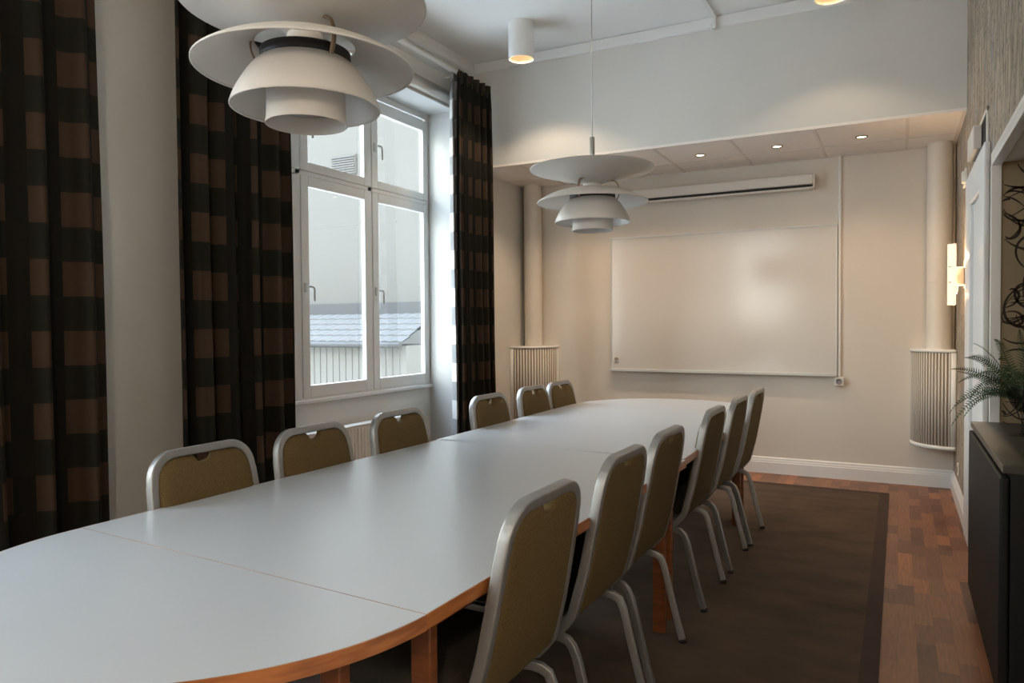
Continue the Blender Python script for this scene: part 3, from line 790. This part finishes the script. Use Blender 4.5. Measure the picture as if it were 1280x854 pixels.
# ------------------------------------------------------------------ corner air units
def corner_unit(xc, sgn, label, ductlabel, cr, dx, g):
    """quarter-round slatted grille in a corner; sgn=+1 spreads towards +x"""
    r = empty('air_grille', (xc, YB, .335)); tag(r, label, 'vent', g)
    n = 24; R0 = cr; H = .75
    a0, a1 = (-PI/2, 0) if sgn > 0 else (-PI, -PI/2)
    def pt(R_, a): return (R_*math.cos(a), R_*math.sin(a))
    b = MB(); b.lathe([(.004, 0), (R0, 0), (R0, .028), (.004, .028)], n, a0=a0, a1=a1); b.lathe([(.004, H-.02), (R0, H-.02), (R0, H), (.004, H)], n, a0=a0, a1=a1)
    for a in (a0, a1):
        w = .03/R0; aa0, aa1 = (a, a+w*1.2) if a == a0 else (a-w*1.2, a)
        b.lathe([(R0-.012, .028), (R0-.002, .028), (R0-.002, H-.02), (R0-.012, H-.02)], 3, a0=aa0, a1=aa1)
    b.build('housing', M['trimw'], r)
    b = MB(); b.lathe([(R0-.020, .028), (R0-.010, .028), (R0-.010, H-.02), (R0-.020, H-.02)], n, a0=a0, a1=a1); b.build('dark_core', M['corecol'], r)
    b = MB(); m = 17
    for i in range(m):
        a = a0+.11+(a1-a0-.22)*(i+.5)/m; w = .30*(a1-a0-.22)/m
        b.lathe([(R0-.009, .03), (R0-.004, .03), (R0-.004, H-.022), (R0-.009, H-.022)], 2, a0=a-w*.8, a1=a+w*.8)
    b.build('slats', M['grille'], r)
    d = empty('air_duct', (xc+dx, YB-.0, 0)); tag(d, ductlabel, 'duct', g.replace('grilles', 'ducts'))
    b = MB(); b.lathe([(.088, .335+H), (.088, ZK-.001)], 40, c=(0, -.098, 0), closed=False); b.build('duct_tube', M['duct'], d, autosmooth=50)
    b = MB(); b.lathe([(.0885, 1.60), (.0895, 1.60), (.0895, 1.606), (.0885, 1.606)], 40, c=(0, -.098, 0)); b.build('duct_seam', M['duct'], d)
M['corecol'] = pbr('grille_core', (.27, .225, .18), .7)
corner_unit(XL+.002, 1, 'slatted corner air grille at the back left, behind the far chairs', 'round cream air duct rising in the back left corner', .36, .13, 'corner air grilles')
corner_unit(XR-.003, -1, 'slatted corner air grille at the back right, under the wall lamp', 'round cream air duct rising in the back right corner', .30, -.105, 'corner air grilles')

# ------------------------------------------------------------------ wall lamp on the right wall
r = empty('wall_lamp', (XR, 5.53, 1.60)); tag(r, 'lit wall lamp with curved opal glass on the papered wall', 'lamp')
b = MB(); b.box(-.012, -.001, -.05, .05, -.09, .09); b.build('wall_plate', M['steel'], r, bevel=.003)
b = MB(); b.box(-.075, -.012, -.035, .035, -.07, .045); b.build('lamp_holder', M['plastic'], r, bevel=.004)
b = MB()
b.lathe([(.052, -.195), (.056, -.195), (.056, .195), (.052, .195)], 24, c=(-.050, 0, 0), a0=PI*.56, a1=PI*1.44); b.build('glass_shade', M['sconce'], r, autosmooth=60)
b = MB(); b.tube([(-.05, -.03, -.07), (-.05, -.03, -.10), (-.055, -.03, -.12), (-.07, -.03, -.122)], .004); b.build('bracket', M['chrome'], r)
for zz in (-.05, .05):
    b = MB(); b.tube([(-.073, -.036, zz), (-.10, -.042, zz)], .004); b.build('pin', M['steel'], r)
L = bpy.data.lights.new('sconce', 'POINT'); L.energy = 5.0; L.color = (1, .68, .38); L.shadow_soft_size = .03
o = bpy.data.objects.new('sconce_bulb', L); COL.objects.link(o); o.location = (XR-.06, 5.53, 1.60+.12)
L2 = bpy.data.lights.new('sconce_low', 'POINT'); L2.energy = 1.6; L2.color = (1, .68, .38); L2.shadow_soft_size = .03
o = bpy.data.objects.new('sconce_bulb_low', L2); COL.objects.link(o); o.location = (XR-.06, 5.53, 1.60-.13)

r2 = copy_tree(r); r2.location = (XR, -1.0, 1.75); r2['label'] = 'added copy of the wall lamp behind the camera, for fill light'; r2['group'] = 'curved glass wall lamps'; r['group'] = 'curved glass wall lamps'
L = bpy.data.lights.new('fill_near', 'POINT'); L.energy = 31; L.color = (1, .80, .60); L.shadow_soft_size = .08  # added fill light behind the camera, lifts the bare wall strip
o = bpy.data.objects.new('fill_near_light', L); COL.objects.link(o); o.location = (XR-.10, -1.0, 1.75+.25)

# ------------------------------------------------------------------ door, niche frame, box over the door
d = empty('door_1', (XR, 4.6, 0)); tag(d, kind='structure')
b = MB()
DY0, DY1 = -.46, .63    # local
b.box(-.028, -.001, DY1-.30, DY1, 0, 2.15); b.box(-.028, -.001, DY0, DY0+.24, 0, 2.15); b.box(-.028, -.001, DY0+.24, DY1-.30, 1.96, 2.15)
b.build('door_casing', M['doorw'], d, bevel=.006)
b = MB(); b.box(-.008, -.001, DY0+.24, DY1-.30, 0, 1.96); b.build('door_leaf', M['doorw'], d)
b = MB(); b.box(-.030, -.008, DY1-.335, DY1-.315, .98, 1.12); b.tube([(-.03, DY1-.325, 1.08), (-.06, DY1-.325, 1.08), (-.065, DY1-.42, 1.08)], .009); b.build('door_handle', M['plastic'], d, bevel=.003)
t = MB()
t.box(XR-.014, XR+.026, NY1-.028, NY1, 0, NZ); t.box(XR-.014, XR+.026, NY0, NY0+.028, 0, NZ); t.box(XR-.014, XR+.026, NY0, NY1, NZ-.028, NZ)
t.box(XR-.014, XR, NY0-.03, NY1+.0, NZ, NZ+.03)
t.build('trim_4', M['trimw'], kind='structure', bevel=.002)
# niche lining: far wall papered with dark scrolls
b = MB(); b.box(XR+.027, XR+.72, NY1-.012, NY1-.001, 0, NZ, 0); b.box(XR+.027, XR+.72, NY0, NY1-.012, NZ-.012, NZ-.001, 1); b.box(XR+.705, XR+.719, NY0, NY1-.012, 0, NZ-.012, 0)
def ribbon(pts, w0, w1):
    n = len(pts)
    L, Rr = [], []
    for i, (x, z) in enumerate(pts):
        dx = pts[min(i+1, n-1)][0]-pts[max(i-1, 0)][0]; dz = pts[min(i+1, n-1)][1]-pts[max(i-1, 0)][1]
        l = math.hypot(dx, dz) or 1; w = w0+(w1-w0)*math.sin(PI*i/(n-1)); nx, nz = -dz/l*w, dx/l*w
        L.append(b.bm.verts.new((x+nx, NY1-.0125, z+nz))); Rr.append(b.bm.verts.new((x-nx, NY1-.0125, z-nz)))
    for i in range(n-1):
        f = b.bm.faces.new((L[i], L[i+1], Rr[i+1], Rr[i])); f.material_index = 2
def scroll(cx, cz, R_, a0, turns, sgn, grow):
    n = 46; pts = []
    for i in range(n):
        t = i/(n-1); a = a0+sgn*turns*2*PI*t; rr = R_*(t**1.2)*(1+grow*t)+.006
        x, z = cx+rr*math.cos(a), cz+rr*math.sin(a)
        pts.append((x, z))
    run = []
    for p in pts:
        if XR+.031 < p[0] < XR+.70 and .02 < p[1] < NZ-.02: run.append(p)
        else:
            if len(run) > 3: ribbon(run, .0018, .0058)
            run = []
    if len(run) > 3: ribbon(run, .0018, .0058)
rs = random.Random(4)
for zz in [0.9+.19*k for k in range(7)]:
    for xx in (.44, .52, .62, .72, .85, .98):
        x = xx+rs.uniform(-.03, .03); z = zz+rs.uniform(-.04, .04)
        scroll(x, z, rs.uniform(.09, .16), rs.uniform(0, 6.28), rs.uniform(.8, 1.5), rs.choice((-1, 1)), rs.uniform(.2, .9))
for zz in (.95, 1.35, 1.8):   # tangled ball of loops
    for k in range(4):
        cx, cz = .455+rs.uniform(-.02, .02), zz+rs.uniform(-.02, .02); a_, b_ = rs.uniform(.035, .06), rs.uniform(.07, .12); ph = rs.uniform(0, PI)
        ribbon_pts = [(cx+a_*math.cos(t)*math.cos(ph)-b_*math.sin(t)*math.sin(ph), cz+a_*math.cos(t)*math.sin(ph)+b_*math.sin(t)*math.cos(ph)) for t in [2*PI*i/30 for i in range(31)]]
        ribbon_pts = [p for p in ribbon_pts if p[0] > XR+.031]
        if len(ribbon_pts) > 3:
            run = [ribbon_pts[0]]
            for p in ribbon_pts[1:]:
                if math.hypot(p[0]-run[-1][0], p[1]-run[-1][1]) < .03: run.append(p)
                else:
                    if len(run) > 3: ribbon(run, .0016, .0038)
                    run = [p]
            if len(run) > 3: ribbon(run, .0016, .0038)
b.build('wall_niche', [M['swirlbase'], M['ceil'], M['swirl']], kind='structure')

r = empty('air_intake_box', (XR, 4.56, 2.23)); tag(r, 'white box with a dark gap above the door on the papered wall', 'vent box')
b = MB(); b.box(-.004, -.001, -.30, .32, -.075, .085); b.build('dark_gap', M['slot'], r)
b = MB(); b.box(-.010, -.001, -.33, -.30, -.07, .11); b.box(-.010, -.001, -.33, .33, .085, .11); b.build('back_frame', M['plastic'], r, bevel=.002)
b = MB(); b.box(-.046, -.007, -.06, .30, -.040, .082); b.build('front_cover', M['plastic'], r, bevel=.004)
r = empty('thermostat', (XR, 5.50, 2.245)); tag(r, 'small white sensor bracket on the papered wall, beside the vent box', 'sensor')
b = MB(); b.box(-.012, -.001, -.02, .20, -.07, .03); b.build('sensor_case', M['plastic'], r, bevel=.003)
b = MB(); b.box(-.030, -.012, .0, .07, -.06, .01); b.build('sensor_cap', M['plastic'], r, bevel=.003)

# ------------------------------------------------------------------ sideboard
SX0, SX1, SY0, SY1, SZ = .294, .90, 2.79, 3.975, .838
r = empty('sideboard', ((SX0+SX1)/2, (SY0+SY1)/2, 0)); tag(r, 'dark charcoal sideboard standing in the wall niche under the fern', 'sideboard')
hx, hy = (SX1-SX0)/2, (SY1-SY0)/2
b = MB(); b.box(-hx, hx, -hy, hy, SZ-.026, SZ); b.build('top', M['sidetop'], r, bevel=.003)
b = MB(); b.box(-hx+.022, hx, -hy+.004, hy-.004, .07, SZ-.026); b.build('body', M['side'], r, bevel=.002)
b = MB(); b.box(-hx-.007, -hx+.020, -hy+.006, hy-.004, .075, SZ-.040); b.build('door', M['side'], r, bevel=.008, seg=3)
b = MB(); b.box(-hx+.05, hx, -hy+.03, hy-.03, 0, .07); b.build('plinth', M['black'], r)

# ------------------------------------------------------------------ vase and fern
VX, VY = .442, 3.56
r = empty('glass_vase', (VX, VY, SZ)); tag(r, 'tall clear glass goblet vase on the sideboard holding the fern', 'vase')
b = MB(); b.lathe(smooth_prof([(.0001, .004), (.045, .004), (.052, .002), (.052, .0), (.0001, .0)][:3], 2)+[(.052, 0), (.0001, 0)], 40, closed=False); b.build('foot', M['vglass'], r)
b = MB(); b.lathe(smooth_prof([(.012, .004), (.0065, .015), (.0055, .05), (.007, .085), (.014, .098)], 4), 24, closed=False); b.build('stem', M['vglass'], r)
b = shade(MB(), smooth_prof([(.014, .098), (.034, .115), (.052, .15), (.061, .20)], 4), .0025, 40); b.build('bowl', M['vglass'], r)
f = empty('fern', (VX, VY, SZ+.10)); tag(f, 'green fern with long arching fronds spilling over the sideboard', 'plant')
def frond(az, L, rise, droop, seed, roll=0.0, w=.033):
    rr = random.Random(seed); b = MB(); n = 30
    c, s = math.cos(az), math.sin(az); P = []
    for i in range(n+1):
        t = i/n
        rad = L*t*(1-.12*t); z = .03+rise*t-droop*t*t
        P.append(Vector((c*rad+.012*math.sin(3*t+seed)*s, s*rad-.012*math.sin(3*t+seed)*c, z)))
    b.tube(P, .0012, 5)
    side = Vector((-s, c, 0))
    for i in range(4, n):
        t = i/n; T = (P[i+1]-P[i-1]).normalized(); nn = side.cross(T).normalized()
        sd = side*math.cos(roll)+nn*math.sin(roll); n2 = nn*math.cos(roll)-side*math.sin(roll)
        ww = w*(math.sin(PI*min(1, (t-.05)/.95)**.55) if t < 1 else 0)*rr.uniform(.88, 1.08)+.002
        for sg in (-1, 1):
            d = (sd*sg+T*.38-n2*.12*rr.uniform(.5, 1.5)+Vector((0, 0, -.10))).normalized()
            base = P[i]; tip = base+d*ww; q = T*.0017
            b.face([base-q, base+d*ww*.55-q*1.05, tip, base+d*ww*.5+q*1.15, base+q])
    b.build('frond', M['fern'], f)
specs = [ # azimuth deg (world), length, rise, droop
    (176, .285, .30, .17), (186, .295, .28, .33), (200, .26, .22, .28), (190, .29, .24, .34), (170, .26, .22, .10), (182, .23, .38, .20), (192, .20, .44, .20),
    (212, .26, .36, .34), (232, .20, .44, .26), (240, .22, .42, .30), (160, .22, .42, .24), (262, .16, .50, .20), (285, .22, .42, .26), (300, .26, .30, .34), (330, .26, .36, .32),
    (0, .24, .38, .32), (30, .22, .34, .28), (70, .22, .38, .30), (110, .22, .40, .28), (140, .22, .34, .24), (222, .18, .50, .24), (265, .20, .50, .26), (196, .27, .34, .26), (180, .26, .18, .20)]
for i, (a, L_, ri, dr) in enumerate(specs): frond(math.radians(a), L_, ri, dr, i, math.radians([45, 38, 30, 50, 25, 40, 20][i % 7]) * (1 if i % 5 else -1))

# ------------------------------------------------------------------ rug
r = empty('rug', (-1.41, 2.7, 0)); tag(r, 'large flat brown rug under the table and chairs', 'rug')
b = MB(); b.box(-1.285, 1.285, -3.50, 3.42, 0, .007); b.build('pile', M['rug'], r)
b = MB()
for (x0, x1, y0, y1) in ((-1.35, -1.285, -3.56, 3.485), (1.285, 1.35, -3.56, 3.485), (-1.285, 1.285, 3.42, 3.485), (-1.285, 1.285, -3.56, -3.50)): b.box(x0, x1, y0, y1, 0, .0078)
b.build('border', M['rugborder'], r)

# ------------------------------------------------------------------ outside
b = MB(); b.box(-45, XL-.47, -45, 45, -3.3, -3.1); tag(b.build('ground_outside', M['ground']), kind='structure')
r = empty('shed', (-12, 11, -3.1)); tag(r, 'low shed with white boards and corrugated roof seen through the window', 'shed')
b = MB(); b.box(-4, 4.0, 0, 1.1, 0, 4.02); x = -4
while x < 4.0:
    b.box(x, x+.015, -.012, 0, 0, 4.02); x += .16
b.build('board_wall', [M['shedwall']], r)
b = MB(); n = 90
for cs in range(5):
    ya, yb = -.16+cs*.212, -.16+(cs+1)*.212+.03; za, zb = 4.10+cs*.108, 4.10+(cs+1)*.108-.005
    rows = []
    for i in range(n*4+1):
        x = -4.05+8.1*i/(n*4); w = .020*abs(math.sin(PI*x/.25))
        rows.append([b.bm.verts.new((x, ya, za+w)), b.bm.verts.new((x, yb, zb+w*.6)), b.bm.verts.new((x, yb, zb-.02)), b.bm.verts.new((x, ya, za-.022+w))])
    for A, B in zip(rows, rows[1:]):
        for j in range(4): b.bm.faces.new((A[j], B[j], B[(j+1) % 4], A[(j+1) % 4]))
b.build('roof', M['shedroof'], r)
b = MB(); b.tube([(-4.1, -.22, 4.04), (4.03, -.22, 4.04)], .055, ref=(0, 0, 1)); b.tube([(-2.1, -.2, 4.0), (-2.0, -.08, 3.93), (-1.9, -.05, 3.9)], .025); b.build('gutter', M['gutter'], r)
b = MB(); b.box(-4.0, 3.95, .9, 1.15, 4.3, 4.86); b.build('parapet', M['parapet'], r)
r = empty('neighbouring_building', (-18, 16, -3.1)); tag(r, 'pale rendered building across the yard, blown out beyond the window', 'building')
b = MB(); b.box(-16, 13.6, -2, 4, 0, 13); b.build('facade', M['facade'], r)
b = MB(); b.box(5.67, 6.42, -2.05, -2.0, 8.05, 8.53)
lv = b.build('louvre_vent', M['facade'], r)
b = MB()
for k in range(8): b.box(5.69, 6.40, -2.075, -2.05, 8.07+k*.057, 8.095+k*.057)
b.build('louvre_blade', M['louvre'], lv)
# unseen block added to keep the low sun off most of the windows
r = empty('sun_blocker', (-13.86, -11.99, -3.1), math.atan2(1.36, 1.0)); tag(r, 'unseen plain block added to keep the low sun off the windows', 'building')
b = MB(); b.box(-1.5, 1.5, -1.88, 1.88, 0, 20); b.build('blocker_walls', M['facade'], r)

# ------------------------------------------------------------------ light
def sky():
    w = bpy.data.worlds.new('overcast_sky'); SC.world = w; w.use_nodes = True; nt = w.node_tree
    bg = nt.nodes['Background']
    tc = N(nt, 'ShaderNodeTexCoord'); sp = N(nt, 'ShaderNodeSeparateXYZ'); nt.links.new(tc.outputs['Generated'], sp.inputs['Vector'])
    cr = N(nt, 'ShaderNodeValToRGB'); e = cr.color_ramp.elements
    e[0].position = .0; e[0].color = (.80, .80, .77, 1); e[1].position = .75; e[1].color = (.62, .76, 1.0, 1)
    x = e.new(.3); x.color = (.86, .89, .90, 1)
    nt.links.new(sp.outputs['Z'], cr.inputs['Fac']); nt.links.new(cr.outputs['Color'], bg.inputs['Color'])
    mr = N(nt, 'ShaderNodeMapRange'); mr.inputs['From Min'].default_value = .0; mr.inputs['From Max'].default_value = .5; mr.inputs['To Min'].default_value = SKY_LO; mr.inputs['To Max'].default_value = SKY_HI
    nt.links.new(sp.outputs['Z'], mr.inputs['Value']); nt.links.new(mr.outputs['Result'], bg.inputs['Strength'])
SKY_LO, SKY_HI = 4.2, 8.0
sky()
S = bpy.data.lights.new('sun', 'SUN'); S.energy = .8; S.angle = math.radians(.53); S.color = (1, .95, .86)
so = bpy.data.objects.new('sun', S); COL.objects.link(so)
so.rotation_euler = Vector((1, 1.36, -.78)).to_track_quat('-Z', 'Y').to_euler()
for w in (W1, W2):   # sampling portals in the window openings
    P = bpy.data.lights.new('portal', 'AREA'); P.shape = 'RECTANGLE'; P.size = w[1]-w[0]; P.size_y = ZT-.78
    P.cycles.is_portal = True
    o = bpy.data.objects.new('window_portal', P); COL.objects.link(o)
    o.location = (XW-.13, (w[0]+w[1])/2, (ZT+.78)/2)
    o.rotation_euler = (PI/2, 0, -PI/2)

P = bpy.data.lights.new('portal', 'AREA'); P.shape = 'RECTANGLE'; P.size = W3[1]-W3[0]; P.size_y = 1.9; P.cycles.is_portal = True
o = bpy.data.objects.new('window_portal', P); COL.objects.link(o); o.location = ((W3[0]+W3[1])/2, YF-.27, 2.15); o.rotation_euler = (PI/2, 0, 0)
print('PORTAL dir', o.matrix_basis.to_3x3() @ Vector((0, 0, -1)))
# ------------------------------------------------------------------ camera
RW = Matrix(((0.88454185, -0.00457451, 0.46643842), (0.4664054, 0.02409119, -0.88424296), (-0.00719208, 0.9996993, 0.02344324)))
cam = bpy.data.cameras.new('camera'); co = bpy.data.objects.new('camera', cam); COL.objects.link(co)
cam.sensor_width = 36; cam.sensor_fit = 'HORIZONTAL'; cam.lens = 917.6/1280*36; cam.clip_start = .02; cam.clip_end = 200
mw = RW.to_4x4(); mw.translation = Vector((0, 0, 1.30)); co.matrix_world = mw
SC.camera = co

SC.view_settings.view_transform = 'Standard'; SC.view_settings.look = 'None'; SC.view_settings.exposure = 1.25; SC.view_settings.gamma = 1.0
SC.view_settings.use_curve_mapping = False
SC.cycles.use_denoising = True
SC.cycles.max_bounces = 10; SC.cycles.diffuse_bounces = 6; SC.cycles.glossy_bounces = 4; SC.cycles.transparent_max_bounces = 12
SC.cycles.sample_clamp_indirect = 6; SC.cycles.caustics_reflective = False; SC.cycles.caustics_refractive = False
